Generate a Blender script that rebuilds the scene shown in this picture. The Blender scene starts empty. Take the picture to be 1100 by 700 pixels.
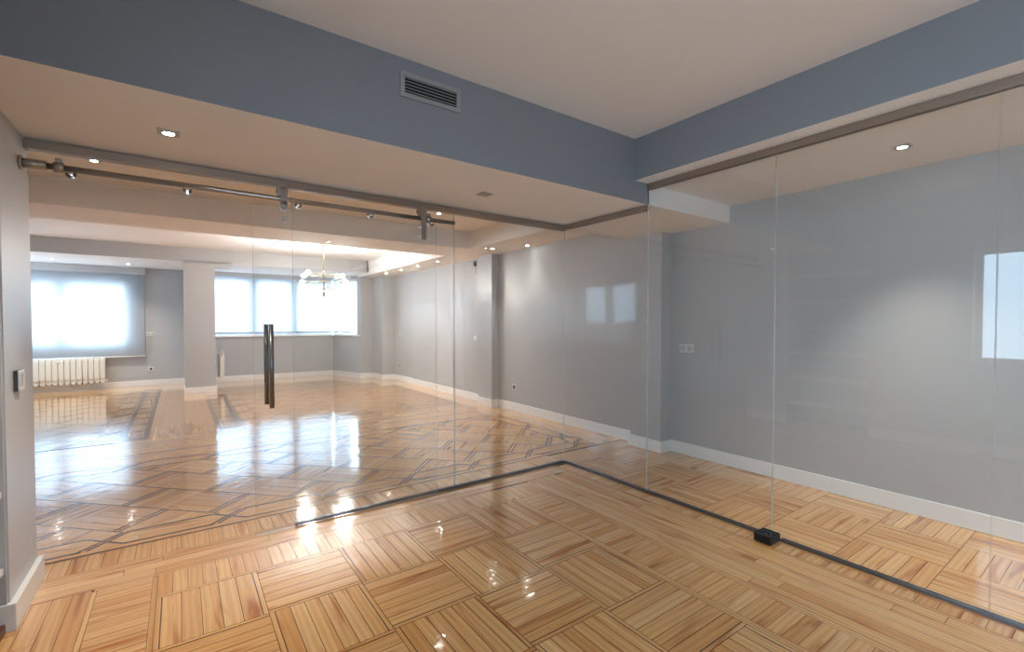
import bpy, bmesh, math, random
from mathutils import Vector, Matrix
random.seed(7)
S = bpy.context.scene
COL = S.collection

# ------------------------------------------------------------------ materials
def new_mat(name):
    m = bpy.data.materials.new(name); m.use_nodes = True
    return m, m.node_tree.nodes, m.node_tree.links

def pbr(name, col, rough=.5, metal=0., spec=.5, bump=0., bscale=200., coat=0., var=0.):
    m, N, L = new_mat(name)
    b = N['Principled BSDF']
    b.inputs['Base Color'].default_value = (*col, 1)
    b.inputs['Roughness'].default_value = rough
    b.inputs['Metallic'].default_value = metal
    b.inputs['Specular IOR Level'].default_value = spec
    if coat: b.inputs['Coat Weight'].default_value = coat; b.inputs['Coat Roughness'].default_value = .05
    tc = N.new('ShaderNodeTexCoord')
    if bump:
        n = N.new('ShaderNodeTexNoise'); n.inputs['Scale'].default_value = bscale
        L.new(tc.outputs['Object'], n.inputs['Vector'])
        bp = N.new('ShaderNodeBump'); bp.inputs['Strength'].default_value = bump; bp.inputs['Distance'].default_value = .002
        L.new(n.outputs['Fac'], bp.inputs['Height']); L.new(bp.outputs['Normal'], b.inputs['Normal'])
    if var:
        n = N.new('ShaderNodeTexNoise'); n.inputs['Scale'].default_value = 1.7
        L.new(tc.outputs['Object'], n.inputs['Vector'])
        mx = N.new('ShaderNodeMix'); mx.data_type = 'RGBA'
        mx.inputs[6].default_value = (*[c * (1 - var) for c in col], 1)
        mx.inputs[7].default_value = (*[min(1, c * (1 + var)) for c in col], 1)
        L.new(n.outputs['Fac'], mx.inputs[0]); L.new(mx.outputs[2], b.inputs['Base Color'])
    return m

def emit(name, col, st):
    m, N, L = new_mat(name)
    N.remove(N['Principled BSDF'])
    e = N.new('ShaderNodeEmission'); e.inputs[0].default_value = (*col, 1); e.inputs[1].default_value = st
    L.new(e.outputs[0], N['Material Output'].inputs[0])
    return m

def glass_mat(name, tint):
    m, N, L = new_mat(name)
    N.remove(N['Principled BSDF'])
    g = N.new('ShaderNodeNewGeometry')
    dot = N.new('ShaderNodeVectorMath'); dot.operation = 'DOT_PRODUCT'
    L.new(g.outputs['Incoming'], dot.inputs[0]); L.new(g.outputs['Normal'], dot.inputs[1])
    ab = N.new('ShaderNodeMath'); ab.operation = 'ABSOLUTE'; L.new(dot.outputs['Value'], ab.inputs[0])
    om = N.new('ShaderNodeMath'); om.operation = 'SUBTRACT'; om.inputs[0].default_value = 1; L.new(ab.outputs[0], om.inputs[1])
    pw = N.new('ShaderNodeMath'); pw.operation = 'POWER'; pw.inputs[1].default_value = 5; L.new(om.outputs[0], pw.inputs[0])
    ma = N.new('ShaderNodeMath'); ma.operation = 'MULTIPLY_ADD'; ma.inputs[1].default_value = .955; ma.inputs[2].default_value = .045
    L.new(pw.outputs[0], ma.inputs[0])
    t = N.new('ShaderNodeBsdfTransparent'); t.inputs[0].default_value = (*tint, 1)
    gl = N.new('ShaderNodeBsdfGlossy'); gl.inputs['Roughness'].default_value = 0.0
    mx = N.new('ShaderNodeMixShader')
    L.new(ma.outputs[0], mx.inputs[0]); L.new(t.outputs[0], mx.inputs[1]); L.new(gl.outputs[0], mx.inputs[2])
    L.new(mx.outputs[0], N['Material Output'].inputs[0])
    return m

def bulb_mat():
    m, N, L = new_mat('frosted_bulb_glow')
    N.remove(N['Principled BSDF'])
    e = N.new('ShaderNodeEmission'); e.inputs[0].default_value = (1, .95, .86, 1); e.inputs[1].default_value = 12
    t = N.new('ShaderNodeBsdfTransparent'); mx = N.new('ShaderNodeMixShader'); mx.inputs[0].default_value = .75
    L.new(e.outputs[0], mx.inputs[1]); L.new(t.outputs[0], mx.inputs[2]); L.new(mx.outputs[0], N['Material Output'].inputs[0])
    return m

def blind_mat(name='roller_blind_cloth', lo=.12, hi=.17, k=.85):
    m, N, L = new_mat(name)
    N.remove(N['Principled BSDF'])
    tr = N.new('ShaderNodeBsdfTransparent'); tr.inputs[0].default_value = (.95, .97, 1, 1)
    tl = N.new('ShaderNodeBsdfTranslucent'); tl.inputs[0].default_value = (.84 * k, .88 * k, .92 * k, 1)
    df = N.new('ShaderNodeBsdfDiffuse'); df.inputs[0].default_value = (.8 * k, .82 * k, .84 * k, 1)
    a = N.new('ShaderNodeMixShader'); a.inputs[0].default_value = .3
    L.new(tl.outputs[0], a.inputs[1]); L.new(df.outputs[0], a.inputs[2])
    b = N.new('ShaderNodeMixShader'); b.inputs[0].default_value = .26
    # fine weave modulates the openness of the cloth
    tc = N.new('ShaderNodeTexCoord'); w = N.new('ShaderNodeTexNoise'); w.inputs['Scale'].default_value = 60
    L.new(tc.outputs['Object'], w.inputs['Vector'])
    r = N.new('ShaderNodeMapRange'); r.inputs[3].default_value = lo; r.inputs[4].default_value = hi
    L.new(w.outputs['Fac'], r.inputs[0]); L.new(r.outputs[0], b.inputs[0])
    L.new(a.outputs[0], b.inputs[1]); L.new(tr.outputs[0], b.inputs[2])
    L.new(b.outputs[0], N['Material Output'].inputs[0])
    return m

def floor_mat():
    m, N, L = new_mat('varnished_pine_parquet')
    b = N['Principled BSDF']
    at = N.new('ShaderNodeAttribute'); at.attribute_name = 'plank'
    uv = N.new('ShaderNodeUVMap'); uv.uv_map = 'UVMap'
    def noise(scx, scy, scale, detail, dist=0.):
        mp = N.new('ShaderNodeMapping'); mp.inputs['Scale'].default_value = (scx, scy, 1)
        L.new(uv.outputs[0], mp.inputs['Vector'])
        n = N.new('ShaderNodeTexNoise'); n.inputs['Scale'].default_value = scale
        n.inputs['Detail'].default_value = detail; n.inputs['Distortion'].default_value = dist
        L.new(mp.outputs[0], n.inputs['Vector']); return n
    def ramp(src, p0, p1, c0, c1):
        r = N.new('ShaderNodeValToRGB')
        r.color_ramp.elements[0].position = p0; r.color_ramp.elements[1].position = p1
        r.color_ramp.elements[0].color = (*c0, 1); r.color_ramp.elements[1].color = (*c1, 1)
        L.new(src, r.inputs[0]); return r
    def mul(a, bb):
        x = N.new('ShaderNodeMix'); x.data_type = 'RGBA'; x.blend_type = 'MULTIPLY'; x.inputs[0].default_value = 1
        L.new(a, x.inputs[6]); L.new(bb, x.inputs[7]); return x.outputs[2]
    fine = noise(1.5, 45, 3.2, 3, .3)
    g1 = ramp(fine.outputs['Fac'], .3, .7, (.95, .92, .88), (1.03, 1.04, 1.05))
    # flame figure of flat-sawn pine
    mp = N.new('ShaderNodeMapping'); mp.inputs['Scale'].default_value = (1.1, 10, 1); L.new(uv.outputs[0], mp.inputs['Vector'])
    wv = N.new('ShaderNodeTexWave'); wv.wave_type = 'RINGS'; wv.inputs['Scale'].default_value = 1.0
    wv.inputs['Distortion'].default_value = 7; wv.inputs['Detail'].default_value = 2; wv.inputs['Detail Scale'].default_value = .7
    L.new(mp.outputs[0], wv.inputs['Vector'])
    g2 = ramp(wv.outputs['Fac'], .15, .8, (.90, .83, .74), (1, 1, 1))
    heart = noise(.9, 9, 1.7, 2, .6)
    g3 = ramp(heart.outputs['Fac'], .56, .72, (1, 1, 1), (.60, .33, .17))
    c = mul(mul(mul(at.outputs['Color'], g1.outputs[0]), g2.outputs[0]), g3.outputs[0])
    L.new(c, b.inputs['Base Color'])
    b.inputs['Roughness'].default_value = .11
    b.inputs['Specular IOR Level'].default_value = .62
    b.inputs['Coat Weight'].default_value = .85; b.inputs['Coat IOR'].default_value = 1.5; b.inputs['Coat Roughness'].default_value = .04
    tc = N.new('ShaderNodeTexCoord')
    n1 = N.new('ShaderNodeTexNoise'); n1.inputs['Scale'].default_value = 14; n1.inputs['Detail'].default_value = 2.2
    L.new(tc.outputs['Object'], n1.inputs['Vector'])
    bp = N.new('ShaderNodeBump'); bp.inputs['Strength'].default_value = 1; bp.inputs['Distance'].default_value = .0013
    L.new(n1.outputs['Fac'], bp.inputs['Height'])
    L.new(bp.outputs['Normal'], b.inputs['Normal']); L.new(bp.outputs['Normal'], b.inputs['Coat Normal'])
    return m

M = dict(
    gray=pbr('grey_satin_wall_paint', (.45, .463, .48), .36, spec=.5, bump=.12, bscale=260, var=.03),
    fascia=pbr('blue_grey_beam_paint', (.215, .234, .262), .5, spec=.3, bump=.12, bscale=260, var=.03),
    white=pbr('white_ceiling_paint', (.83, .825, .83), .7, spec=.2, bump=.08, bscale=260, var=.02),
    pier=pbr('pale_grey_lacquer', (.53, .55, .58), .35, spec=.4, var=.02),
    trim=pbr('white_skirting_lacquer', (.82, .82, .81), .3, spec=.4, var=.02),
    niche=pbr('grey_shelf_lacquer', (.50, .51, .52), .4, var=.02),
    pvc=pbr('white_window_frame', (.80, .82, .84), .35, var=.02),
    alu=pbr('brushed_brown_grey_aluminium', (.33, .275, .235), .34, metal=.75, bump=.1, bscale=500),
    alud=pbr('dark_aluminium_channel', (.16, .17, .19), .3, metal=.8, bump=.1, bscale=500),
    seal=pbr('black_rubber_seal', (.015, .015, .017), .5),
    steel=pbr('satin_stainless_steel', (.40, .375, .36), .28, metal=1, bump=.08, bscale=500),
    gun=pbr('dark_satin_steel', (.20, .20, .205), .3, metal=.9, bump=.08, bscale=500),
    chrome=pbr('polished_steel', (.75, .75, .76), .08, metal=1),
    black=pbr('black_plastic', (.006, .006, .007), .3, spec=.5),
    brass=pbr('dull_brass', (.42, .33, .20), .3, metal=1),
    plate=pbr('white_plastic', (.72, .71, .69), .35),
    dark=pbr('dark_grey_plastic', (.05, .05, .055), .4),
    rad=pbr('cream_radiator_enamel', (.70, .67, .60), .35, var=.02),
    grille=pbr('grey_painted_grille', (.27, .28, .29), .5),
    void=pbr('painted_duct_darkness', (.006, .006, .007), .9),
    reddish=pbr('dark_red_brown_wood', (.12, .035, .015), .35, var=.1),
    glass=glass_mat('clear_partition_glass', (.985, .992, .988)),
    pane=glass_mat('window_pane_glass', (.97, .985, .99)),
    edge=pbr('polished_glass_edge', (.52, .56, .54), .15, spec=.6),
    blind=blind_mat(),
    bulb=bulb_mat(),
    lens=emit('spotlight_lens_glow', (1, .95, .86), 30),
    off=pbr('unlit_lamp_lens', (.35, .33, .30), .15),
    floor=floor_mat(),
    base=pbr('dark_floor_joint', (.13, .06, .025), .6),
)

# ------------------------------------------------------------------ mesh helpers
class MB:
    def __init__(s): s.bm = bmesh.new(); s.mi = 0
    def _m(s, faces):
        for f in faces: f.material_index = s.mi
    def box(s, x0, x1, y0, y1, z0, z1, bev=0.):
        r = bmesh.ops.create_cube(s.bm, size=1)
        for v in r['verts']:
            v.co = Vector(((x0 + x1) / 2 + v.co.x * (x1 - x0), (y0 + y1) / 2 + v.co.y * (y1 - y0), (z0 + z1) / 2 + v.co.z * (z1 - z0)))
        fs = {f for v in r['verts'] for f in v.link_faces}; s._m(fs)
        if bev:
            es = {e for v in r['verts'] for e in v.link_edges}
            q = bmesh.ops.bevel(s.bm, geom=list(es), offset=bev, segments=2, affect='EDGES', profile=.5)
            s._m(q['faces'])
        return s
    def prism(s, pts, z0, z1):
        a = [s.bm.verts.new((p[0], p[1], z0)) for p in pts]; b = [s.bm.verts.new((p[0], p[1], z1)) for p in pts]
        n = len(pts); fs = [s.bm.faces.new(a[::-1]), s.bm.faces.new(b)]
        for i in range(n): fs.append(s.bm.faces.new((a[i], a[(i + 1) % n], b[(i + 1) % n], b[i])))
        s._m(fs); return s
    def tube(s, p0, p1, r, seg=20, r2=None):
        p0, p1 = Vector(p0), Vector(p1); d = p1 - p0
        q = bmesh.ops.create_cone(s.bm, cap_ends=True, segments=seg, radius1=r, radius2=r if r2 is None else r2, depth=d.length)
        rot = Vector((0, 0, 1)).rotation_difference(d.normalized()).to_matrix().to_4x4()
        bmesh.ops.transform(s.bm, matrix=Matrix.Translation((p0 + p1) / 2) @ rot, verts=q['verts'])
        fs = {f for v in q['verts'] for f in v.link_faces}; s._m(fs)
        for f in fs:
            if len(f.verts) == 4: f.smooth = True
        return s
    def path(s, pts, r, seg=10):
        for a, b in zip(pts, pts[1:]): s.tube(a, b, r, seg)
        for p in pts[1:-1]: s.ball(p, r, 10, 6)
        return s
    def ball(s, c, r, u=20, v=12, sc=(1, 1, 1)):
        q = bmesh.ops.create_uvsphere(s.bm, u_segments=u, v_segments=v, radius=r)
        for w in q['verts']: w.co = Vector(c) + Vector((w.co.x * sc[0], w.co.y * sc[1], w.co.z * sc[2]))
        fs = {f for w in q['verts'] for f in w.link_faces}; s._m(fs)
        for f in fs: f.smooth = True
        return s
    def ring(s, c, r0, r1, z0, z1, seg=32):
        prof = [(r0, z0), (r1, z0), (r1, z1), (r0, z1)]; rows = []
        for i in range(seg):
            a = 2 * math.pi * i / seg
            rows.append([s.bm.verts.new((c[0] + r * math.cos(a), c[1] + r * math.sin(a), z)) for r, z in prof])
        fs = []
        for i in range(seg):
            A, B = rows[i], rows[(i + 1) % seg]
            for k in range(4): fs.append(s.bm.faces.new((A[k], B[k], B[(k + 1) % 4], A[(k + 1) % 4])))
        s._m(fs); return s
    def rot(s, ang, c):   # about z through c
        bmesh.ops.rotate(s.bm, cent=Vector(c), matrix=Matrix.Rotation(ang, 3, 'Z'), verts=s.bm.verts[:]); return s

def root_loc(p):
    while p.parent: p = p.parent
    return p.location.copy()

def link(name, mb, mats, parent=None, label=None, cat=None, group=None, kind=None):
    mats = mats if isinstance(mats, (list, tuple)) else [mats]
    bmesh.ops.recalc_face_normals(mb.bm, faces=mb.bm.faces[:])
    if parent is not None: off = root_loc(parent)
    else:
        xs = [v.co for v in mb.bm.verts]
        off = Vector(((min(v.x for v in xs) + max(v.x for v in xs)) / 2, (min(v.y for v in xs) + max(v.y for v in xs)) / 2, min(v.z for v in xs)))
    bmesh.ops.translate(mb.bm, vec=-off, verts=mb.bm.verts[:])
    me = bpy.data.meshes.new(name); mb.bm.to_mesh(me); mb.bm.free()
    for m in mats: me.materials.append(m)
    o = bpy.data.objects.new(name, me); COL.objects.link(o)
    if parent is not None: o.parent = parent
    else: o.location = off
    props(o, label, cat, group, kind); return o

def props(o, label=None, cat=None, group=None, kind=None):
    if label: o['label'] = label
    if cat: o['category'] = cat
    if group: o['group'] = group
    if kind: o['kind'] = kind

def thing(name, loc, label, cat, group=None):
    o = bpy.data.objects.new(name, None); o.empty_display_size = .05; COL.objects.link(o)
    o.location = loc; props(o, label, cat, group); return o

def struct(name, mb, mats, label=None, cat=None, parent=None):
    return link(name, mb, mats, parent, label, cat, kind='structure' if parent is None else None)

def dup(root, loc, label, group=None):
    r = root.copy(); COL.objects.link(r); r.location = loc; r['label'] = label
    if group: r['group'] = group
    for ch in list(root.children):
        c = ch.copy(); COL.objects.link(c); c.parent = r
        for g in ch.children:
            d = g.copy(); COL.objects.link(d); d.parent = c
    return r

# ------------------------------------------------------------------ key dimensions (metres)
XG, YG = 3.12, 3.45          # planes of the right and front glass
XL = -.645                   # face of the left pier
YF = 2.44                    # front face of the beam over the glass
XR = 4.345                   # right wall (near run)
FX0, BACK = -3.2, -3.2       # left wall of the far room, wall behind
ZB, ZR, ZC = 2.36, 2.525, 2.85

# ------------------------------------------------------------------ floor: one mesh of clipped planks
PINE = [(0.733, 0.425, 0.172), (0.762, 0.458, 0.194), (0.703, 0.396, 0.153), (0.782, 0.492, 0.224), (0.643, 0.329, 0.112), (0.742, 0.435, 0.176), (0.723, 0.411, 0.163), (0.752, 0.449, 0.189)]
DARK = (.115, .05, .035)
FV, FF, FUV, FC = [], [], [], []
def clip(poly, rect):
    x0, x1, y0, y1 = rect
    for ax, lim, sg in ((0, x0, 1), (0, x1, -1), (1, y0, 1), (1, y1, -1)):
        out = []
        for i in range(len(poly)):
            a, b = poly[i], poly[(i + 1) % len(poly)]
            da, db = sg * (a[ax] - lim), sg * (b[ax] - lim)
            if da >= 0: out.append(a)
            if (da > 0 > db) or (da < 0 < db):
                t = da / (da - db); out.append((a[0] + (b[0] - a[0]) * t, a[1] + (b[1] - a[1]) * t))
        poly = out
        if len(poly) < 3: return []
    return poly
def put(poly, d, col, rect=None, z=0., tilt=.0035):
    if rect: poly = clip(poly, rect)
    if len(poly) < 3: return
    cx = sum(p[0] for p in poly) / len(poly); cy = sum(p[1] for p in poly) / len(poly)
    tx, ty = random.uniform(-tilt, tilt), random.uniform(-tilt, tilt) * .4
    n = (-d[1], d[0]); ou, ov = random.uniform(0, 50), random.uniform(0, 50)
    i0 = len(FV); k = random.uniform(.955, 1.045)
    for p in poly:
        u = (p[0] - cx) * d[0] + (p[1] - cy) * d[1]; v = (p[0] - cx) * n[0] + (p[1] - cy) * n[1]
        FV.append((p[0], p[1], z + max(-.0006, min(.0006, v * tx + u * ty * .3)) - .0006)); FUV.append((u + ou, v + ov))
        FC.append((col[0] * k, col[1] * k, col[2] * k, 1))
    FF.append(tuple(range(i0, len(FV))))
def strip(c, d, ln, w, col, rect=None, z=0., g=.0009):
    n = (-d[1], d[0]); a, b = ln / 2 - g, w / 2 - g
    put([(c[0] + d[0] * s * a + n[0] * t * b, c[1] + d[1] * s * a + n[1] * t * b) for s, t in ((-1, -1), (1, -1), (1, 1), (-1, 1))], d, col, rect, z)
def pine(): return random.choice(PINE)
X, Y = (1, 0), (0, 1)
def band(x0, x1, y0, y1, d, w):
    """cross planks of width w filling a rectangle, each as long as the band is wide"""
    if d == Y:
        n = max(1, round((x1 - x0) / w)); w = (x1 - x0) / n
        for i in range(n): strip((x0 + (i + .5) * w, (y0 + y1) / 2), Y, y1 - y0, w, pine())
    else:
        n = max(1, round((y1 - y0) / w)); w = (y1 - y0) / n
        for i in range(n): strip(((x0 + x1) / 2, y0 + (i + .5) * w), X, x1 - x0, w, pine())
def runs(x0, x1, y0, y1, d, w):
    """long boards with staggered ends"""
    L0, L1, W0, W1 = (x0, x1, y0, y1) if d == X else (y0, y1, x0, x1)
    n = max(1, round((W1 - W0) / w)); w = (W1 - W0) / n
    for i in range(n):
        p = L0 - random.uniform(0, .9)
        while p < L1:
            ln = random.uniform(.7, 1.6); a, b = max(p, L0), min(p + ln, L1)
            if b - a > .02:
                c = ((a + b) / 2, W0 + (i + .5) * w)
                strip(c if d == X else (c[1], c[0]), d, b - a, w, pine())
            p += ln
def tile(x0, x1, y0, y1, d, n, s=.021):
    a0, a1 = (y0, y1) if d == X else (x0, x1)
    def at(p, w):
        c = (x0 + x1) / 2 if d == X else p, p if d == X else (y0 + y1) / 2
        strip(c, d, (x1 - x0) if d == X else (y1 - y0), w, pine(), g=.0014)
    if s:
        at(a0 + s / 2, s); at(a1 - s / 2, s)
    w = (a1 - a0 - 2 * s) / n
    for i in range(n): at(a0 + s + (i + .5) * w, w)
def tileframe(x0, x1, y0, y1, d, n):
    s = .023
    tile(x0, x1, y0, y1, d, n, s)
    # dark scribed joint between frame strip and boards
    for t in (0, 1):
        if d == X: strip(((x0 + x1) / 2, (y0 + s) if t == 0 else (y1 - s)), X, x1 - x0, .0065, (.07, .028, .012), z=.0009)
        else: strip(((x0 + s) if t == 0 else (x1 - s), (y0 + y1) / 2), Y, y1 - y0, .0065, (.07, .028, .012), z=.0009)

# near room
gx, gy, px, py = -.113, 2.935, .447, .4615
for i in range(5):
    for j in range(13):
        x0, y1 = gx + i * px, gy - j * py
        tileframe(x0, x0 + px, y1 - py, y1, Y if (i + j) % 2 == 0 else X, random.choice((6, 6, 5, 7)))
xe = gx + 5 * px                                                   # 2.122
yb = BACK
band(-.366, gx - .022, yb, 3.205, X, .068)
for xx in (gx - .011, -.377): strip((xx, (yb + 3.2) / 2), Y, 3.2 - yb, .022, pine())
runs(-1.2, -.388, yb, 3.225, Y, .075)
band(gx, xe + .03, 2.957, 3.205, Y, .066)
strip(((gx + xe) / 2, 2.946), X, xe - gx, .022, pine()); strip((.87, 3.215), X, 2.5, .02, pine())
band(xe + .022 * 2, 2.425, yb, 2.935, X, .068); band(xe + .03, 2.425, 2.935, 3.205, Y, .066)
for xx in (xe + .011, xe + .033, 2.436, 2.458): strip((xx, (yb + 2.95) / 2 if xx < 2.3 else (yb + 3.2) / 2), Y, (2.95 if xx < 2.3 else 3.2) - yb, .022, pine())
runs(2.47, 2.955, yb, 3.225, Y, .08)
runs(-1.2, 2.955, 3.226, 3.475, X, .083)
band(2.978, 3.085, yb, 3.40, X, .085)
for xx in (2.966, 3.096, 3.118): strip((xx, (yb + 3.42) / 2), Y, 3.42 - yb, .022, pine())
runs(2.956, 3.13, 3.42, 3.475, X, .05)
band(-3.3, 3.13, 3.497, 3.72, Y, .075)
strip((0, 3.486), X, 6.4, .021, pine())
# corridor behind the right glass: plain basket weave
for i in range(3):
    for j in range(16):
        x0, y0 = 3.13 + i * .42, BACK + .02 + j * .43
        if y0 > 3.4: continue
        d = X if (i + j) % 2 else Y
        x1, y1 = min(x0 + .42, 4.42), min(y0 + .43, 3.72)
        tile(x0, x1, y0, y1, d, 6, 0.)
# far room
def crossings(a0, a1, c0):
    k = math.ceil((a0 + .1 - c0) / .685); out = []
    while c0 + k * .685 < a1 - .1: out.append(c0 + k * .685); k += 1
    return out
R2 = math.sqrt(.5); U, V = (R2, R2), (R2, -R2)
def ribbon(ax, p0, p1, lo, hi, c0):
    """interlaced walnut ribbon border along axis ax between p0 and p1, width lo..hi"""
    h = (hi - lo) / 2; cs = crossings(p0, p1, c0); prev = p0
    sw = (lambda c: c) if ax == 0 else (lambda c: (c[1], c[0]))
    d = X if ax == 0 else Y
    for c in cs + [p1 + h]:
        a, b = prev, c - h
        if b - a > .02:
            for q in (lo, hi): strip(sw(((a + b) / 2, q)), d, b - a, .024, DARK, z=.0009)
        prev = c + h
    for c in cs:
        m = (lo + hi) / 2
        for o in (-.022, .022):
            strip(sw((c + o, m)), U, 2 * h / R2, .02, DARK, z=.0012)
        strip(sw((c, m)), V, 2 * h / R2, .022, DARK, z=.0009)
    n = round((hi - lo) / .1)
    x0, x1, y0, y1 = (p0, p1, lo, hi) if ax == 0 else (lo, hi, p0, p1)
    runs(x0, x1, y0, y1, d, .1)
def weave(rect, s=.381, org=(3.52, 4.20)):
    """basket weave at 45 degrees: every other square edged by a double walnut strip"""
    x0, x1, y0, y1 = rect
    for a in range(-40, 41):
        for b in range(-40, 41):
            c = (org[0] + U[0] * a * s + V[0] * b * s + V[0] * s / 2, org[1] + U[1] * a * s + V[1] * b * s + V[1] * s / 2)
            if not (x0 - s < c[0] < x1 + s and y0 - s < c[1] < y1 + s): continue
            if (a + b) % 2 == 0:
                w = s / 5
                for k in range(5):
                    o = -s / 2 + (k + .5) * w
                    strip((c[0] + V[0] * o, c[1] + V[1] * o), U, s, w, pine(), rect)
                for o in (-s / 2 + .008, -s / 2 + .046):
                    strip((c[0] + V[0] * o, c[1] + V[1] * o), U, s * .97, .02, DARK, rect, .0009)
            else:
                w = s / 4
                for k in range(4):
                    o = -s / 2 + (k + .5) * w
                    strip((c[0] + U[0] * o, c[1] + U[1] * o), V, s, w, pine(), rect)
                for o in (-s / 2, s / 2):
                    strip((c[0] + U[0] * o, c[1] + U[1] * o), V, s, .013, (.16, .075, .045), rect, .0009)
def panel(x0, x1, y0, y1, cx=3.02, cyy=4.93):
    w = .2
    ribbon(0, x0, x1, y0, y0 + w, cx); ribbon(0, x0, x1, y1 - w, y1, cx)
    ribbon(1, y0 + w, y1 - w, x0, x0 + w, cyy); ribbon(1, y0 + w, y1 - w, x1 - w, x1, cyy)
    weave((x0 + w, x1 - w, y0 + w, y1 - w))
strip((.3, 3.735), X, 7.2, .022, DARK, z=.0009)
runs(-3.3, 3.9, 3.72, 3.80, X, .08)
panel(-3.0, 3.90, 3.80, 5.90)
runs(3.9, 4.45, 3.72, 13.3, Y, .08); runs(-3.3, -3.0, 3.8, 5.9, Y, .08)
runs(-3.3, 3.9, 5.9, 7.0, X, .085)
panel(-3.0, -.62, 7.05, 12.2); panel(.70, 3.88, 7.0, 10.6)
def ladder(x0, x1, y0, y1):
    for xx in (x0 + .05, x1 - .05): strip((xx, (y0 + y1) / 2), Y, y1 - y0, .06, DARK, z=.0009)
    n = round((y1 - y0) / .48)
    for i in range(n + 1): strip(((x0 + x1) / 2, y0 + (y1 - y0) * i / n), X, x1 - x0 - .1, .09, DARK, z=.0012)
    runs(x0, x1, y0, y1, Y, .1)
ladder(-.62, -.30, 7.15, 12.1); ladder(.36, .70, 7.2, 10.4)
runs(-.30, .36, 7.0, 13.2, Y, .085); runs(-.62, -.3, 7.0, 7.15, X, .08)
runs(-3.3, -3.0, 7.0, 13.3, Y, .08); runs(-3.0, -.3, 12.2, 13.3, X, .085); runs(.36, 3.9, 10.6, 13.3, X, .085)
runs(.36, .7, 7.0, 7.2, X, .085)

me = bpy.data.meshes.new('floor')
nb = len(FV); FV += [(-3.4, BACK, -.0028), (4.5, BACK, -.0028), (4.5, 13.4, -.0028), (-3.4, 13.4, -.0028)]
FF.append((nb, nb + 1, nb + 2, nb + 3)); FUV += [(0, 0)] * 4; FC += [(.1, .045, .02, 1)] * 4
me.from_pydata(FV, [], FF)
uvl = me.uv_layers.new(name='UVMap')
ca = me.color_attributes.new('plank', 'FLOAT_COLOR', 'POINT')
for i, c in enumerate(FC): ca.data[i].color = c
for lp in me.loops: uvl.data[lp.index].uv = FUV[lp.vertex_index]
me.materials.append(M['floor'])
fl = bpy.data.objects.new('floor', me); COL.objects.link(fl)
props(fl, 'glossy pine parquet floor with basket-weave tiles and dark walnut inlaid bands', 'floor', kind='structure')

# ------------------------------------------------------------------ ceilings and beams
T = 3.0
struct('ceiling', MB().box(-3.3, 2.95, BACK, YF, ZC, T), M['white'], 'flat white ceiling of the near room', 'ceiling')
b = MB()
b.box(-3.3, XG, YF, 3.585, ZB, T); b.mi = 0
b.bm.faces.ensure_lookup_table()
for f in b.bm.faces: f.material_index = 1 if f.calc_center_median().y < YF + .001 else 0
b.mi = 0; b.box(XG, 4.5, YF, 3.585, ZB, T)
struct('trim_1', b, [M['white'], M['fascia']], 'low beam over the front glass, blue-grey face and white underside', 'beam')
b = MB(); b.box(2.95, 4.5, BACK, YF, ZR, T)
for f in b.bm.faces: f.material_index = 1 if f.calc_center_median().x < 2.96 else 0
struct('trim_2', b, [M['white'], M['fascia']], 'beam and lowered ceiling over the right glass, blue-grey face', 'beam')
struct('trim_3', MB().box(3.66, 4.5, 3.585, 13.3, ZR + .005, T), M['white'], 'lowered ceiling strip with spotlights along the right wall', 'ceiling')
struct('ceiling_middle', MB().box(-3.3, 3.66, 3.585, 6.21, 2.79, T), M['white'], 'white coffered ceiling between the two beams', 'ceiling')
struct('trim_4', MB().box(-3.3, 3.66, 6.21, 7.08, ZR + .005, T), M['white'], 'white beam across the middle of the far room', 'beam')
struct('ceiling_far', MB().box(-3.3, 3.66, 7.08, 11.03, 2.86, T), M['white'], 'white coffered ceiling around the chandelier', 'ceiling')
b = MB(); b.box(-3.3, 3.66, 11.03, 13.3, 2.59, T); b.box(3.66, 3.70, 10.95, 11.03, 2.59, T)
for f in b.bm.faces: f.material_index = 1 if f.calc_center_median().y < 11.05 else 0
struct('trim_5', b, [M['white'], M['gray']], 'grey-faced beam in front of the far windows', 'beam')

# ------------------------------------------------------------------ walls
RW = [(XR, BACK), (XR, 3.09), (4.175, 3.09), (4.175, 3.50), (4.305, 3.50), (4.305, 6.39), (4.172, 6.39), (4.172, 6.81), (4.305, 6.81), (4.305, 10.98)]
struct('wall_right', MB().prism([(4.5, BACK)] + RW[::1] + [(4.5, 10.98)], 0, T), M['gray'], 'long grey right wall with two shallow pilasters', 'wall')
FW = [(4.305, 10.98), (4.0, 10.98), (4.0, 11.66), (3.70, 11.66)]
struct('wall_far_right', MB().prism([(4.5, 10.98)] + FW + [(3.82, 11.78), (4.5, 11.78)], 0, T), M['gray'], 'stepped grey wall end right of the bay window', 'wall')
DG0, DG1 = Vector((3.33, 12.85)), Vector((3.70, 11.66))
dd = (DG1 - DG0).normalized(); nn = Vector((dd.y, -dd.x))       # nn points into the room (-x)
if nn.x > 0: nn = -nn
def slab(z0, z1, t0=0., t1=1., off=0., th=.14):
    a = DG0 + (DG1 - DG0) * t0 + nn * off; c = DG0 + (DG1 - DG0) * t1 + nn * off
    return [tuple(a), tuple(c), tuple(c - nn * th), tuple(a - nn * th)]
b = MB(); b.box(.2, 3.34, 12.85, 13.2, 0, 1.04); b.box(.2, 3.34, 12.85, 13.2, 2.50, 2.60); b.box(.2, .40, 12.85, 13.2, 1.04, 2.5)
b.prism(slab(0, 1), 0, 1.04); b.prism(slab(0, 1), 2.5, 2.6); b.prism(slab(0, 1, .86, 1), 1.04, 2.5)
struct('wall_far_bay', b, M['gray'], 'grey parapet wall under the bay window', 'wall')
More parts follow.
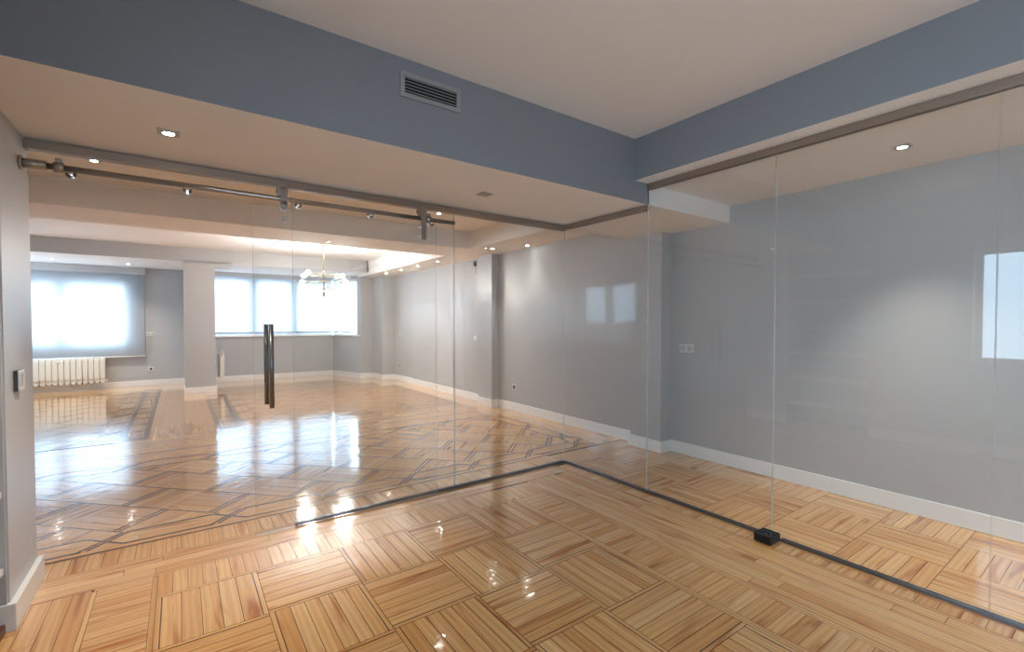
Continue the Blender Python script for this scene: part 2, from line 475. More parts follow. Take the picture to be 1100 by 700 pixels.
b = MB(); wx0, wx1, wz0, wz1 = -2.5, -.86, .86, 2.29
b.box(-3.3, .2, 13.0, 13.2, 0, wz0); b.box(-3.3, .2, 13.0, 13.2, wz1, 2.6); b.box(-3.3, wx0, 13.0, 13.2, wz0, wz1); b.box(wx1, .2, 13.0, 13.2, wz0, wz1)
struct('wall_far_left', b, M['gray'], 'grey wall behind the radiator and wide window', 'wall')
b = MB(); b.box(.075, .585, 11.03, 11.55, 0, 2.6); b.box(.585, .88, 11.03, 11.35, 2.47, 2.6)
struct('wall_far_pillar', b, M['gray'], 'grey pillar between the two far windows', 'wall')
struct('wall_far_partition', MB().box(.2, .36, 11.55, 13.0, 0, 2.6), M['gray'], 'grey partition between the two window bays', 'wall')
b = MB(); lw = ((7.75, 8.6), (8.8, 9.6)); lz0, lz1 = 1.38, 2.45
b.box(-3.4, FX0, 3.5, 11.1, 0, lz0); b.box(-3.4, FX0, 12.75, 13.3, 0, lz0); b.box(-3.4, FX0, 11.1, 12.75, 0, .9); b.box(-3.4, FX0, 3.5, 13.3, lz1, T)
for a, c in ((3.5, 7.75), (8.6, 8.8), (9.6, 11.1), (12.75, 13.3)): b.box(-3.4, FX0, a, c, lz0, lz1)
struct('wall_left_far', b, M['gray'], 'grey left wall of the far room', 'wall')
b = MB(); b.box(FX0 - .1, XL, 3.03, 3.53, 0, T)
struct('wall_left_pier', b, M['pier'], 'pale grey pier at the left end of the glass', 'wall')
nwy0, nwy1, nwz0, nwz1 = -2.2, 1.16, .97, 2.18
b = MB(); b.box(-.90, XL, BACK, nwy0, 0, T); b.box(-.90, XL, nwy0, nwy1, 0, nwz0); b.box(-.90, XL, nwy0, nwy1, nwz1, T)
b.box(-.90, XL, nwy1, 2.05, 0, T); b.box(-1.15, XL, 2.05, 3.03, 2.42, T); b.box(-1.15, -1.05, 2.05, 3.03, 0, 2.42)
struct('wall_left', b, M['gray'], 'grey left wall of the near room beside the shelves', 'wall')
b = MB(); bx0, bx1, bz0, bz1 = -.55, .85, .9, 2.4
b.box(-1.2, 4.5, BACK - .15, BACK, 0, bz0); b.box(-1.2, 4.5, BACK - .15, BACK, bz1, T); b.box(-1.2, bx0, BACK - .15, BACK, bz0, bz1); b.box(bx1, 4.5, BACK - .15, BACK, bz0, bz1)
struct('wall_back', b, M['gray'], 'grey wall behind the camera', 'wall')

# skirting boards
BH = .125
def skirt(name, runs_, label):
    b = MB()
    for x0, x1, y0, y1 in runs_: b.box(x0, x1, y0, y1, 0, BH, .003)
    return struct(name, b, M['trim'], label, 'skirting')
s = .016
skirt('baseboard_right', [(XR - s, XR, BACK, 3.09), (4.175 - s, XR, 3.09 - s, 3.09), (4.175 - s, 4.175, 3.09, 3.5 + s), (4.175, 4.305, 3.5, 3.5 + s),
      (4.305 - s, 4.305, 3.5 + s, 6.39 - s), (4.172 - s, 4.305, 6.39 - s, 6.39), (4.172 - s, 4.172, 6.39, 6.81 + s), (4.172, 4.305, 6.81, 6.81 + s), (4.305 - s, 4.305, 6.81 + s, 10.98)], 'white skirting along the right wall')
b = MB()
for q in ((4.0 - s, 4.305 - s, 10.98 - s, 10.98), (4.0 - s, 4.0, 10.98, 11.66), (3.70, 4.0 - s, 11.66 - s, 11.66), (.37, 3.325, 12.85 - s, 12.85), (-3.2, .2, 13 - s, 13),
          (.075 - s, .585 + s, 11.03 - s, 11.03), (.075 - s, .075, 11.03, 11.55), (.585, .585 + s, 11.03, 11.55), (.36, .36 + s, 11.55, 12.85), (.2 - s, .2, 11.55, 13 - s)): b.box(*q, 0, BH, .003)
b.prism(slab(0, 1, 0, 1, s, s), 0, BH)
struct('baseboard_far', b, M['trim'], 'white skirting around the far bay and pillar', 'skirting')
skirt('baseboard_left', [(XL, XL + .026, 3.0305, 3.55), (-1.05, XL + .026, 3.004, 3.03)], 'white skirting around the left pier')
skirt('baseboard_left_near', [(XL, XL + s, BACK, 2.05)], 'white skirting under the near window')

# ------------------------------------------------------------------ windows
def window_y(name, x0, x1, z0, z1, yw, nx, label, posts=None):
    """window in a wall facing -y; yw = inner frame face"""
    b = MB(); f = .10
    b.box(x0, x1, yw, yw + .07, z0, z0 + f, .004); b.box(x0, x1, yw, yw + .07, z1 - f, z1, .004)
    for xx in (posts or [x0 + (x1 - x0) * i / nx for i in range(nx + 1)]):
        w = .10 if xx in (x0, x1) else .17
        a = min(max(xx - w / 2, x0), x1 - w) if xx not in (x0, x1) else (x0 if xx == x0 else x1 - w)
        b.box(a, a + w, yw, yw + .07, z0 + f, z1 - f, .004)
    o = struct(name, b, M['pvc'], label, 'window')
    link('window_pane', MB().box(x0 + .02, x1 - .02, yw + .03, yw + .042, z0 + .02, z1 - .02), M['pane'], o)
    return o
w = window_y('window_1', wx0, wx1, wz0, wz1, 13.06, 2, 'wide window behind the left roller blind', [wx0, -1.955, wx1])
w = window_y('window_2', .40, 3.34, 1.04, 2.5, 12.98, 4, 'four-part bay window behind roller blinds', [.40, 1.48, 2.395, 3.34])
link('window_sill', MB().box(.38, 3.33, 12.78, 12.98, 1.045, 1.085, .005), M['trim'], w)
b = MB()
for t0, t1 in ((0., .06), (.80, .86)): b.prism(slab(0, 1, t0, t1, -.05, .06), 1.04, 2.5)
b.prism(slab(0, 1, 0, .86, -.05, .06), 1.04, 1.10); b.prism(slab(0, 1, 0, .86, -.05, .06), 2.44, 2.5)
w = struct('window_3', b, M['pvc'], 'narrow slanted side window of the bay', 'window')
b = MB().prism(slab(0, 1, .02, .85, -.075, .01), 1.06, 2.48); link('window_pane', b, M['pane'], w)
b = MB().prism(slab(0, 1, .0, .97, .06, .11), 1.045, 1.085); link('window_sill', b, M['trim'], w)
def window_x(name, xw, y0, y1, z0, z1, posts, label, sill=True):
    b = MB(); f = .05
    b.box(xw - .07, xw, y0, y1, z0, z0 + f, .004); b.box(xw - .07, xw, y0, y1, z1 - f, z1, .004)
    for yy in [y0 + f / 2, y1 - f / 2] + posts: b.box(xw - .07, xw, yy - f / 2, yy + f / 2, z0 + f, z1 - f, .004)
    o = struct(name, b, M['pvc'], label, 'window')
    link('window_pane', MB().box(xw - .045, xw - .033, y0 + .02, y1 - .02, z0 + .02, z1 - .02), M['pane'], o)
    if sill: link('window_sill', MB().box(xw, xw + .16, y0, y1, z0 - .03, z0, .004), M['trim'], o)
    return o
window_x('window_4', -.80, nwy0, nwy1, nwz0, nwz1, [-.52], 'tall window in the near left wall, mirrored in the right glass', False)
b = MB()
for xx in (bx0 + .025, (bx0 + bx1) / 2, bx1 - .025): b.box(xx - .025, xx + .025, BACK - .10, BACK - .03, bz0 + .05, bz1 - .05, .004)
b.box(bx0, bx1, BACK - .10, BACK - .03, bz0, bz0 + .05, .004); b.box(bx0, bx1, BACK - .10, BACK - .03, bz1 - .05, bz1, .004)
w = struct('window_8', b, M['pvc'], 'added window behind the camera that brightens the near room', 'window')  # added opening, lets sky light onto the beam face and near floor
link('window_pane', MB().box(bx0 + .02, bx1 - .02, BACK - .072, BACK - .06, bz0 + .02, bz1 - .02), M['pane'], w)
window_x('window_7', FX0 - .06, 11.1, 12.75, .9, 2.45, [11.925], 'added unseen window in the left wall, lighting the far recess')  # added out of view, no blind, so daylight reaches the recess walls
for i, (a, c) in enumerate(lw): window_x('window_%d' % (5 + i), FX0 - .06, a, c, lz0, lz1, [], 'window with white sill in the left wall of the far room')
b = MB(); b.box(FX0, FX0 + .04, 5.6, 6.55, 0, 2.12, .004)
dr = struct('door_1', b, M['niche'], 'flat grey door in the left wall of the far room', 'door')
b = MB(); b.box(FX0, FX0 + .055, 5.52, 5.6, 0, 2.2, .004); b.box(FX0, FX0 + .055, 6.55, 6.63, 0, 2.2, .004); b.box(FX0, FX0 + .055, 5.6, 6.55, 2.12, 2.2, .004)
link('door_frame', b, M['niche'], dr)
link('door_handle', MB().tube((FX0 + .04, 5.68, 1.03), (FX0 + .09, 5.68, 1.03), .01).tube((FX0 + .09, 5.68, 1.03), (FX0 + .09, 5.80, 1.03), .009), M['steel'], dr)

# ------------------------------------------------------------------ roller blinds
def blind(x0, x1, z0, z1, yb_, label, group, cass):
    t = thing('roller_blind', ((x0 + x1) / 2, yb_, z0), label, 'roller blind', group)
    link('blind_cloth', MB().box(x0, x1, yb_, yb_ + .0012, z0, z1), M['blind'], t)
    link('bottom_bar', MB().tube((x0, yb_, z0), (x1, yb_, z0), .014, 12), M['grille'] if not cass else M['pvc'], t)
    if cass: link('cassette', MB().box(x0 - .02, x1 + .03, yb_ - .05, 13.0, z1 - .01, 2.588, .004), M['gray'], t)
    else: link('roller', MB().tube((x0, yb_ + .035, z1), (x1, yb_ + .035, z1), .025, 16), M['pvc'], t)
    return t
blind(-2.62, -.62, .665, 2.44, 12.93, 'wide white roller blind over the left window above the radiator', 'roller blinds', True)
lab = ['white roller blind nearest the grey pillar', 'white roller blind second from the grey pillar', 'white roller blind behind the chandelier']
for i, (a, c) in enumerate(((.44, 1.465), (1.49, 2.385), (2.41, 3.29))):
    blind(a, c, 1.15, 2.54, 12.90, lab[i], 'roller blinds', False)
t = thing('roller_blind', (3.47, 12.1, 1.15), 'narrow white roller blind on the slanted side of the bay', 'roller blind', 'roller blinds')
link('blind_cloth', MB().prism(slab(0, 1, .07, .70, .05, .0012), 1.15, 2.54), M['blind'], t)
a = DG0 + (DG1 - DG0) * .07 + nn * .05; c = DG0 + (DG1 - DG0) * .70 + nn * .05
link('bottom_bar', MB().tube((a.x, a.y, 1.15), (c.x, c.y, 1.15), .014, 12), M['grille'], t)
link('roller', MB().tube((a.x, a.y, 2.54), (c.x, c.y, 2.54), .025, 16), M['pvc'], t)

def dimming_blind_x(x, y0, y1, z0, z1, label):
    t = thing('roller_blind', (x, (y0 + y1) / 2, z0), label, 'roller blind', 'roller blinds')
    link('blind_cloth', MB().box(x, x + .0012, y0, y1, z0, z1), M['blind'], t)
    link('bottom_bar', MB().tube((x, y0, z0), (x, y1, z0), .011, 12), M['pvc'], t)
    link('roller', MB().tube((x - .028, y0, z1), (x - .028, y1, z1), .025, 16), M['pvc'], t)
for (a, c), lb in zip(lw, ('nearer added blind dimming the window mirrored in the corner glass panel', 'farther added blind dimming the window mirrored in the corner glass panel')):
    dimming_blind_x(FX0 - .04, a + .01, c - .01, lz0 + .012, lz1 - .03, lb)  # blinds added to weaken these windows' reflection in the right glass

# ------------------------------------------------------------------ radiators
def radiator(n, w, place, label, loc):
    t = thing('radiator', loc, label, 'radiator')
    Lx = n * w
    for i in range(n):
        x = -Lx + (i + .5) * w; m = MB()
        m.box(x - w * .46, x + w * .46, -.035, .03, .03, .52, .006)
        m.box(x - w * .46, x + w * .46, -.052, -.035, .10, .50, .006)
        m.box(x - w * .30, x + w * .30, -.045, .03, 0, .03, .004)
        m.tube((x - w / 2, 0, .055), (x + w / 2, 0, .055), .018, 12); m.tube((x - w / 2, 0, .48), (x + w / 2, 0, .48), .018, 12)
        if place: m.rot(place, (0, 0, 0))
        bmesh.ops.translate(m.bm, vec=Vector(loc), verts=m.bm.verts[:])
        link('radiator_section', m, M['rad'], t)
    m = MB().tube((0, 0, .055), (.035, 0, .055), .016, 14).tube((.02, 0, .055), (.02, -.03, .055), .02, 14)
    if place: m.rot(place, (0, 0, 0))
    bmesh.ops.translate(m.bm, vec=Vector(loc), verts=m.bm.verts[:])
    link('valve', m, M['plate'], t)
    return t
r1 = radiator(14, .09, 0, 'cream column radiator under the left window', (-1.275, 12.9, .13))
link('thermostat_knob', MB().ball((-1.98, 12.84, .60), .02, 14, 10), M['plate'], r1)
for x in (-2.3, -1.4): link('wall_bracket', MB().box(x - .02, x + .02, 12.92, 12.999, .25, .29), M['plate'], r1)
r2 = radiator(8, .08, math.pi / 2, 'radiator seen edge-on beside the grey pillar in the bay', (.72, 12.25, .20))
b = MB().path([(.72, 11.58, .70), (.72, 11.54, .70), (.72, 11.54, .78)], .014)
link('thermostat_valve', b.ball((.72, 11.54, .79), .03, 14, 10), M['chrome'], r2)
for yy in (11.8, 12.1): link('wall_bracket', MB().box(.361, .70, yy - .02, yy + .02, .5, .53), M['plate'], r2)

# ------------------------------------------------------------------ glass partition
def pane(mb_args, axis, name='glass_panel', parent=None, label=None, cat='glass panel', group='glass partition panels'):
    x0, x1, y0, y1, z0, z1 = mb_args
    b = MB().box(*mb_args)
    for f in b.bm.faces:
        n = f.normal; f.material_index = 0 if abs(n[axis]) > .9 else 1
    return link(name, b, [M['glass'], M['edge']], parent, label, cat if parent is None else None, group if parent is None else None)
g = .005
pane((.633, 1.874, YG - g, YG + g, .008, 2.302), 1, label='clear fixed glass panel behind the sliding door, left of the seam')
pane((1.878, XG - .006, YG - g, YG + g, .008, 2.302), 1, label='clear fixed glass panel at the right end of the front partition')
pane((XL + .01, .629, YG - g, YG + g, 2.17, 2.302), 1, label='narrow clear glass strip over the open doorway at left')
pane((XG - g, XG + g, YF + .004, YG + g, .008, 2.312), 0, label='clear glass panel next to the inner glass corner')
pane((XG - g, XG + g, 1.446, YF, .008, 2.476), 0, label='clear glass panel between the corner pane and the black floor box')
pane((XG - g, XG + g, .447, 1.442, .008, 2.476), 0, label='clear glass panel right of the black floor box')
pane((XG - g, XG + g, -1.2, .443, .008, 2.476), 0, label='clear glass panel at the right edge of the photo')

b = MB(); b.box(XL + .002, XG - .02, YG - .022, YG + .022, 2.302, 2.352, .002)
link('glazing_rail', b, M['alu'], label='brown-grey metal head rail along the top of the front glass', cat='rail', group='head rails of the glass')
b = MB(); b.box(XG - .022, XG + .022, YF + .002, YG + .022, 2.312, 2.354, .002)
link('glazing_rail', b, M['alu'], label='short brown-grey metal head rail at the glass corner', cat='rail', group='head rails of the glass')
b = MB(); b.box(XG - .022, XG + .022, BACK, YF - .002, 2.476, 2.522, .002)
link('glazing_rail', b, M['alu'], label='long metal head rail above the right glass panels', cat='rail', group='head rails of the glass')
def channel(x0, x1, y0, y1, label):
    t = thing('floor_channel', ((x0 + x1) / 2, (y0 + y1) / 2, 0), label, 'floor channel', 'floor channels of the glass')
    ax = 0 if x1 - x0 > y1 - y0 else 1
    b = MB()
    if ax == 0: b.box(x0, x1, y0, y0 + .010, 0, .018, .001); b.box(x0, x1, y1 - .010, y1, 0, .018, .001)
    else: b.box(x0, x0 + .010, y0, y1, 0, .018, .001); b.box(x1 - .010, x1, y0, y1, 0, .018, .001)
    link('channel_profile', b, M['alud'], t)
    b = MB()
    if ax == 0: b.box(x0 + .010, x1 - .010, y0, y1, 0, .007)
    else: b.box(x0 + .010, x1 - .010, y0, y1, 0, .007)
    if ax == 0:
        b.bm.free(); b = MB().box(x0, x1, y0 + .010, y1 - .010, 0, .007)
    link('seal_strip', b, M['seal'], t)
    return t
channel(.632, XG - .016, YG - .015, YG + .015, 'dark metal floor channel under the front glass')
channel(XG - .015, XG + .015, 1.497, YG + .015, 'metal floor channel from the glass corner to the black box')
channel(XG - .015, XG + .015, -1.2, 1.386, 'dark metal floor channel right of the black box')

# black floor box on the channel
t = thing('floor_socket_box', (3.05, 1.44, 0), 'black plastic box with four round holes at the foot of the right glass', 'floor box')
b = MB().box(2.988, 3.112, 1.388, 1.495, 0, .042, .004)
b.box(2.988, 3.112, 1.388, 1.394, .042, .05); b.box(2.988, 3.112, 1.489, 1.495, .042, .05); b.box(2.988, 2.995, 1.394, 1.489, .042, .05); b.box(3.105, 3.112, 1.394, 1.489, .042, .05)
link('box_body', b, M['black'], t)
for dx in (-.028, .028):
    for dy in (-.024, .024):
        b = MB().ring((3.05 + dx, 1.4415 + dy), .014, .0205, .042, .0505, 24)
        link('round_insert', b, M['dark'], t)

# ------------------------------------------------------------------ sliding glass door and its track
DY = 3.405
door = thing('sliding_glass_door', (1.04, DY, 0), 'frameless sliding glass door with long steel bar handle, half open', 'sliding door')
pane((.388, 1.69, DY - g, DY + g, .012, 2.165), 1, 'glass_pane', door)
h = MB()
h.tube((.482, 3.345, .845), (.482, 3.345, 1.389), .0145, 24)
for z in (.996, 1.25): h.tube((.482, 3.345, z), (.482, DY - g, z), .009, 14)
hf = link('bar_handle', h, M['gun'], door)
h = MB().tube((.468, 3.462, .855), (.468, 3.462, 1.389), .0145, 24)
for z in (.996, 1.25): h.tube((.468, 3.462, z), (.468, DY + g, z), .009, 14)
link('bar_handle', h, M['gun'], door)
def hanger(x, full):
    zt = 2.275; zb = 2.055 if full else 2.165
    b = MB().box(x - .02, x + .02, 3.322, 3.332, zb, zt)
    b.tube((x, 3.322, zt), (x, 3.332, zt), .02, 24); b.tube((x, 3.322, zb), (x, 3.332, zb), .02, 24)
    ho = link('hanger', b, M['steel'], door)
    w_ = MB().tube((x - .005, 3.334, 2.258), (x - .005, 3.352, 2.258), .034, 28).tube((x - .005, 3.352, 2.258), (x - .005, 3.368, 2.258), .026, 28).tube((x - .005, 3.368, 2.258), (x - .005, 3.378, 2.258), .034, 28)
    link('hanger_wheel', w_, M['steel'], ho)
    for z in ((2.15, 2.075)):
        k = MB().tube((x, 3.332, z), (x, DY - g, z), .010, 16)
        k.tube((x, 3.316, z), (x, 3.322, z), .014, 16) if full else k.tube((x, 3.325, z), (x, 3.36, z), .019, 18)
        link('glass_clamp', k, M['steel'], ho)
hanger(.562, False); hanger(1.546, True)
tr = thing('sliding_track', (.6, 3.36, 2.207), 'brushed steel tube track for the sliding door under the head rail', 'door track')
link('track_tube', MB().tube((XL, 3.36, 2.207), (1.83, 3.36, 2.207), .0165, 24), M['steel'], tr)
link('wall_socket', MB().tube((XL, 3.36, 2.207), (XL + .012, 3.36, 2.207), .036, 24).tube((XL, 3.36, 2.207), (-.545, 3.36, 2.207), .024, 24), M['steel'], tr)
for x in (-.50, 1.60):
    b = MB().tube((x - .02, 3.36, 2.207), (x + .02, 3.36, 2.207), .027, 24).box(x - .014, x + .014, 3.345, 3.375, 2.225, 2.252, .003).tube((x, 3.33, 2.197), (x, 3.36, 2.197), .008, 12)
    link('stopper', b, M['steel'], tr)
for x in (-.465, .05, .67, 1.165, 1.66):
    b = MB().tube((x, 3.36, 2.2), (x, YG - .0055, 2.2), .012, 16).tube((x, YG - .022, 2.2), (x, YG - .006, 2.2), .024, 20)
    link('standoff', b, M['chrome'], tr)

# ------------------------------------------------------------------ air grille on the beam
t = thing('air_grille', (1.183, YF, 2.64), 'grey slatted air grille on the blue-grey beam', 'air grille')
b = MB(); x0, x1, z0, z1 = .996, 1.370, 2.637, 2.776; y0 = YF - .012
b.box(x0, x1, y0, YF, z0, z0 + .026, .003); b.box(x0, x1, y0, YF, z1 - .026, z1, .003); b.box(x0, x0 + .026, y0, YF, z0 + .026, z1 - .026, .003); b.box(x1 - .026, x1, y0, YF, z0 + .026, z1 - .026, .003)
link('grille_frame', b, M['grille'], t)
link('grille_back', MB().box(x0 + .02, x1 - .02, YF - .0015, YF - .0005, z0 + .02, z1 - .02), M['void'], t)  # darkness behind the slats painted as a near-black sheet on the beam
for i in range(5):
    z = z0 + .034 + i * .0175
    b = MB(); v = [b.bm.verts.new(p) for p in ((x0 + .026, y0 + .001, z - .002), (x1 - .026, y0 + .001, z - .002), (x1 - .026, YF - .002, z + .006), (x0 + .026, YF - .002, z + .006),
        (x0 + .026, y0 + .001, z + .001), (x1 - .026, y0 + .001, z + .001), (x1 - .026, YF - .002, z + .009), (x0 + .026, YF - .002, z + .009))]
    for q in ((0, 1, 2, 3), (7, 6, 5, 4), (0, 4, 5, 1), (1, 5, 6, 2), (2, 6, 7, 3), (3, 7, 4, 0)): b.bm.faces.new([v[k] for k in q])
    link('slat', b, M['grille'], t)

# ------------------------------------------------------------------ bookcase niche
t = thing('built_in_bookcase', (-.85, 2.51, 0), 'grey built-in shelves at the left edge beside the pier', 'bookcase')
link('back_panel', MB().box(-1.05, -1.03, 2.05, 3.03, .04, 2.42), M['niche'], t)
for y0, y1 in ((2.05, 2.07), (3.01, 3.03)):
    link('side_panel', MB().box(-1.03, -.650, y0, y1, BH if y0 > 2.5 else 0, 2.42, .001), M['niche'], t)
for z in (2.04, 1.695, 1.34, .995, .64, .295):
    link('shelf', MB().box(-1.03, -.658, 2.07, 3.01, z - .028, z, .002), M['trim'], t)
link('bottom_board', MB().box(-1.05, -.655, 2.05, 3.01, 0, .04), M['reddish'], t)

# ------------------------------------------------------------------ switches, sockets
def plate_x(x, y, z, w_, h_, label, cat, gang=1, dark=False, name='wall_socket'):
    """plate on a wall facing -x"""
    t = thing(name, (x, y, z - h_ / 2), label, cat)
    link('cover_plate', MB().box(x - .010, x, y - w_ / 2, y + w_ / 2, z - h_ / 2, z + h_ / 2, .002), M['plate'], t)
    for i in range(gang):
        yy = y - w_ / 2 + w_ * (i + .5) / gang; r = min(w_ / gang, h_) * .36
        if name == 'wall_socket': b = MB().ring((0, 0), r * .55, r, 0, .004, 28).tube((0, 0, 0), (0, 0, .0015), r * .6, 24)
        else: b = MB().box(-r, r, -r, r, 0, .004, .0015)
        bmesh.ops.rotate(b.bm, cent=(0, 0, 0), matrix=Matrix.Rotation(-math.pi / 2, 3, 'Y'), verts=b.bm.verts[:])
        bmesh.ops.translate(b.bm, vec=Vector((x - .010, yy, z)), verts=b.bm.verts[:])
        link('socket_insert' if name == 'wall_socket' else 'rocker', b, M['dark'] if dark else M['niche'] if gang > 1 else M['plate'], t)
    return t
plate_x(XR, 2.895, 1.128, .16, .085, 'white double wall switch on the near right wall', 'switch', 2, False, 'light_switch')
plate_x(4.305, 5.93, .378, .10, .085, 'white wall socket with dark centre above the right skirting', 'socket', 1, True)
plate_x(4.305, 7.12, 1.12, .10, .085, 'white light switch left of the second pilaster', 'switch', 1, False, 'light_switch')
plate_x(4.305, 10.62, .362, .10, .085, 'small dark socket near the far right corner', 'socket', 1, True)
plate_x(4.305, 10.6, 1.125, .09, .085, 'pale light switch near the far right corner', 'switch', 1, False, 'light_switch')
def plate_y(x, y, z, w_, label, gang, name, dark=False):
    t = thing(name, (x, y, z - .045), label, 'switch' if name == 'light_switch' else 'socket')
    link('cover_plate', MB().box(x - w_ / 2, x + w_ / 2, y - .010, y, z - .045, z + .045, .002), M['plate'], t)
    for i in range(gang):
        xx = x - w_ / 2 + w_ * (i + .5) / gang
        link('rocker' if name == 'light_switch' else 'socket_insert', MB().box(xx - .026, xx + .026, y - .014, y - .010, z - .03, z + .03, .0015) if not dark else MB().tube((xx, y - .012, z), (xx, y - .010, z), .026, 24), M['dark'] if dark else M['niche'], t)
plate_y(-.52, 13.0, 1.145, .15, 'pale double switch right of the wide roller blind', 2, 'light_switch')
plate_y(-.525, 13.0, .372, .10, 'wall socket low on the wall right of the radiator', 1, 'wall_socket', True)
t = thing('wall_sensor', (4.305, 7.12, 2.37), 'small dark grey sensor high on the far right wall', 'sensor')
link('sensor_body', MB().box(4.275, 4.305, 7.10, 7.145, 2.40, 2.49, .006), M['dark'], t)
link('cable', MB().tube((4.302, 7.10, 2.395), (4.302, 7.10, 2.25), .003, 8), M['plate'], t)
# switch on the pier face (+x)
t = thing('door_switch', (XL, 3.21, 1.06), 'dark-edged square wall switch on the left pier', 'switch')
link('back_box', MB().box(XL, XL + .014, 3.165, 3.255, 1.07, 1.17, .002), M['dark'], t)
b = MB(); b.box(XL + .014, XL + .022, 3.168, 3.254, 1.072, 1.09, .002); b.box(XL + .014, XL + .022, 3.168, 3.254, 1.15, 1.168, .002); b.box(XL + .014, XL + .022, 3.168, 3.184, 1.09, 1.15, .002); b.box(XL + .014, XL + .022, 3.238, 3.254, 1.09, 1.15, .002)
link('switch_frame', b, M['plate'], t)
link('rocker', MB().box(XL + .012, XL + .018, 3.186, 3.236, 1.092, 1.148, .002), M['niche'], t)

# ------------------------------------------------------------------ recessed spotlights
def spot_thing(loc, label, lit, group='recessed ceiling spotlights'):
    x, y, z = loc
    t = thing('ceiling_spotlight', loc, label, 'spotlight', group)
    a = .047
    link('trim_frame', MB().box(x - a, x + a, y - a, y + a, z - .005, z, .0015), M['niche'] if lit else M['alu'], t)
    b = MB().ring((x, y), .025, .033, z - .008, z - .005, 28)
    link('lamp_ring', b, M['steel'], t)
    link('lamp_lens', MB().tube((x, y, z - .007), (x, y, z - .0045), .0255, 24), M['lens'] if lit else M['off'], t)
    return t
lamps = []
SP = [((-.032, 2.933, ZB), 'lit square spotlight in the low beam near the left pier'),
      ((3.77, .975, ZR), 'lit square spotlight behind the right glass'),
      ((-.577, 5.345, 2.79), 'lit spotlight between the beams at the left'),
      ((2.70, 5.36, 2.79), 'lit spotlight between the beams above the right door hanger'),
      ((3.855, 10.30, ZR + .005), 'farthest lit spotlight of the row along the right wall'),
      ((3.877, 9.48, ZR + .005), 'second-farthest lit spotlight of the right wall row'),
      ((3.893, 8.66, ZR + .005), 'third-farthest lit spotlight of the right wall row'),
      ((3.893, 7.79, ZR + .005), 'fourth-farthest lit spotlight of the right wall row'),
      ((3.90, 5.95, ZR + .005), 'lit spotlight above the second pilaster'),
      ((4.15, 5.40, ZR + .005), 'lit spotlight nearest the glass in the right wall row'),
      ((-1.93, 12.12, 2.59), 'lit spotlight over the middle of the left roller blind'),
      ((-.823, 12.17, 2.59), 'lit spotlight over the right edge of the left roller blind')]
proto = None
for loc, lb in SP:
    if proto is None: proto = spot_thing(loc, lb, True)
    else: dup(proto, loc, lb)
    lamps.append(loc)
spot_thing((1.87, 2.961, ZB), 'unlit square spotlight in the low beam near the glass corner', False)
E_SPOT = 14.
def spot_light(loc, e, ang=78):
    l = bpy.data.lights.new('spotlight_lamp', 'SPOT'); l.energy = e; l.color = (1, .91, .79); l.spot_size = math.radians(ang); l.spot_blend = 1; l.shadow_soft_size = .025
    o = bpy.data.objects.new('spotlight_lamp', l); COL.objects.link(o); o.location = (loc[0], loc[1], loc[2] - .02)
for i, loc in enumerate(lamps): spot_light(loc, E_SPOT * (2.4 if i < 2 else .3 if i == 9 else 1.0 if i < 10 else 2.2), 78 if i < 10 else 110)
for loc in ((3.77, -.6, ZR),): spot_light(loc, E_SPOT * 2.2)  # extra out-of-view lamp with no fixture, added to brighten the corridor

for i, (loc, lb) in enumerate((((.5, -1.9, ZC), 'added fill spotlight in the near ceiling by the back wall, left one'), ((2.2, -1.9, ZC), 'added fill spotlight in the near ceiling by the back wall, right one'))):
    dup(proto, loc, lb); spot_light(loc, 18, 125)  # unseen extra spotlights, added to raise the near room's light level

# ------------------------------------------------------------------ chandelier
cx, cyy = 2.185, 9.03
t = thing('chandelier', (cx, cyy, 2.86), 'brass stem chandelier with crossing arms and globe bulbs', 'chandelier')
link('canopy', MB().tube((cx, cyy, 2.83), (cx, cyy, 2.86), .065, 28), M['brass'], t)
b = MB().tube((cx, cyy, 1.98), (cx, cyy, 2.83), .011, 16).tube((cx, cyy, 1.90), (cx, cyy, 1.99), .022, 16).ball((cx, cyy, 1.90), .024, 14, 10)
for z in (2.15, 2.265): b.tube((cx, cyy, z - .022), (cx, cyy, z + .022), .024, 16)
link('stem', b, M['brass'], t)
def arm(z, ang, r0, r1, lit=(1, 1)):
    d = Vector((math.cos(ang), math.sin(ang), 0)); c = Vector((cx, cyy, z))
    ao = link('arm', MB().tube(c - d * r0, c + d * r1, .007, 12), M['brass'], t)
    for s_, r in ((-1, r0), (1, r1)):
        if r <= 0: continue
        e = c + d * s_ * r
        link('bulb_socket', MB().tube(e, e + d * s_ * .075, .019, 14), M['brass'], ao)
        link('bulb', MB().ball(e + d * s_ * .105, .043, 18, 12), M['bulb'], ao)
        lp = bpy.data.lights.new('bulb_lamp', 'POINT'); lp.energy = 9; lp.color = (1, .96, .91); lp.shadow_soft_size = .02
        lo_ = bpy.data.objects.new('bulb_lamp', lp); COL.objects.link(lo_); lo_.location = e + d * s_ * .105
va = math.radians(-35)
arm(2.262, va + .1, .25, .23); arm(2.148, va - .08, .31, .31); arm(2.285, va + 1.15, .26, .22)
ao = link('arm', MB().path([(cx, cyy, 2.01), (cx + .045, cyy - .045, 2.05), (cx + .09, cyy - .09, 2.04)], .007), M['brass'], t)
link('bulb_socket', MB().tube((cx + .08, cyy - .08, 2.045), (cx + .11, cyy - .11, 2.03), .017, 14), M['brass'], ao)
link('bulb', MB().ball((cx + .135, cyy - .135, 2.02), .036, 16, 10), M['plate'], ao)

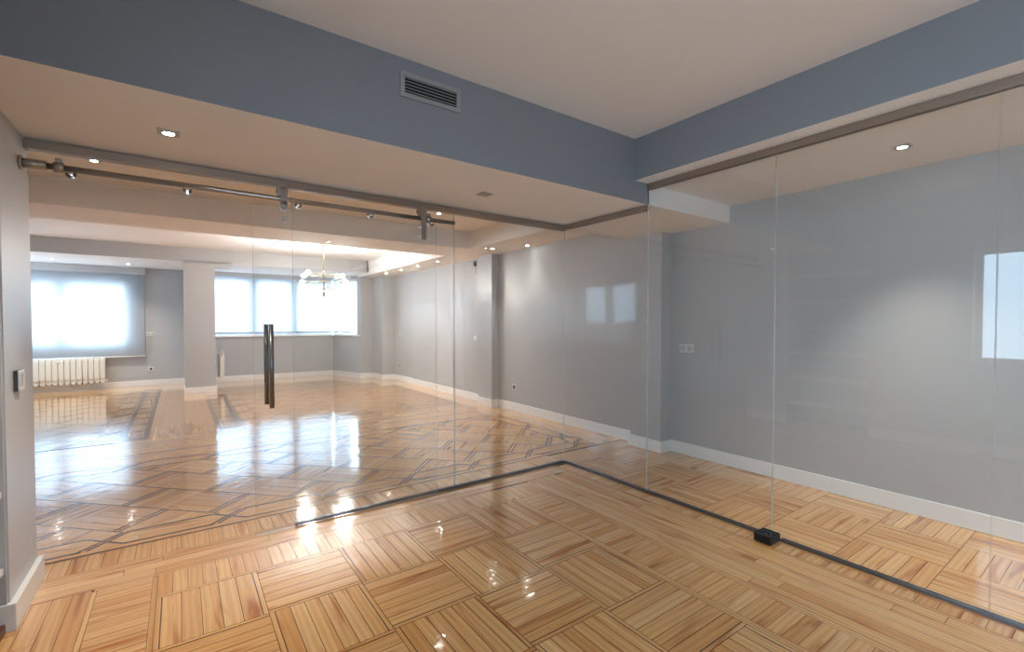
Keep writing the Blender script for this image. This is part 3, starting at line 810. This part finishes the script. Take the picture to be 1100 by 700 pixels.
# ------------------------------------------------------------------ sky and daylight portals
W = bpy.data.worlds.new('overcast_sky'); S.world = W; W.use_nodes = True
N, L = W.node_tree.nodes, W.node_tree.links
bg = N['Background']; tc = N.new('ShaderNodeTexCoord'); sx = N.new('ShaderNodeSeparateXYZ'); rp = N.new('ShaderNodeValToRGB')
L.new(tc.outputs['Generated'], sx.inputs[0])
mr = N.new('ShaderNodeMapRange'); mr.inputs[1].default_value = -1; mr.inputs[2].default_value = 1; L.new(sx.outputs['Z'], mr.inputs[0])
L.new(mr.outputs[0], rp.inputs[0])
rp.color_ramp.elements[0].position = .35; rp.color_ramp.elements[0].color = (.50, .60, .70, 1)
rp.color_ramp.elements[1].position = .56; rp.color_ramp.elements[1].color = (.57, .80, 1, 1)
L.new(rp.outputs[0], bg.inputs[0]); bg.inputs[1].default_value = 2.7
def portal(loc, rot, sx_, sy_):
    l = bpy.data.lights.new('window_portal', 'AREA'); l.shape = 'RECTANGLE'; l.size = sx_; l.size_y = sy_; l.cycles.is_portal = True
    o = bpy.data.objects.new('window_portal', l); COL.objects.link(o); o.location = loc; o.rotation_euler = rot
H = math.pi / 2
portal(((wx0 + wx1) / 2, 13.19, (wz0 + wz1) / 2), (-H, 0, 0), wx1 - wx0, wz1 - wz0)
portal((1.87, 13.19, 1.77), (-H, 0, 0), 2.94, 1.46)
portal((-.89, (nwy0 + nwy1) / 2, (nwz0 + nwz1) / 2), (0, -H, 0), nwz1 - nwz0, nwy1 - nwy0)
portal((-3.39, 11.925, 1.675), (0, -H, 0), 1.55, 1.65)
portal(((bx0 + bx1) / 2, BACK - .145, (bz0 + bz1) / 2), (H, 0, 0), bx1 - bx0, bz1 - bz0)
for a, c in lw: portal((-3.39, (a + c) / 2, (lz0 + lz1) / 2), (0, -H, 0), lz1 - lz0, c - a)
m_ = (DG0 + DG1 * 1) / 2 - nn * .15
portal((m_.x - .02, m_.y + .1, 1.77), (-H, 0, math.atan2(dd.y, dd.x)), .95, 1.46)

# ------------------------------------------------------------------ camera
cam = bpy.data.cameras.new('camera'); co = bpy.data.objects.new('camera', cam); COL.objects.link(co)
cam.sensor_width = 36; cam.lens = 498 / 1100 * 36; cam.shift_y = 7.2 / 1100; cam.clip_start = .02
co.location = (0, 0, 1.4)
co.rotation_euler = (math.radians(90 - 1.27), 0, math.radians(-35.65))
S.camera = co
S.view_settings.view_transform = 'Standard'; S.view_settings.look = 'None'; S.view_settings.gamma = 1
S.view_settings.use_curve_mapping = False; S.view_settings.exposure = 1.92
S.cycles.max_bounces = 14; S.cycles.diffuse_bounces = 6; S.cycles.glossy_bounces = 6; S.cycles.transparent_max_bounces = 24
S.cycles.sample_clamp_indirect = 8; S.cycles.use_denoising = True
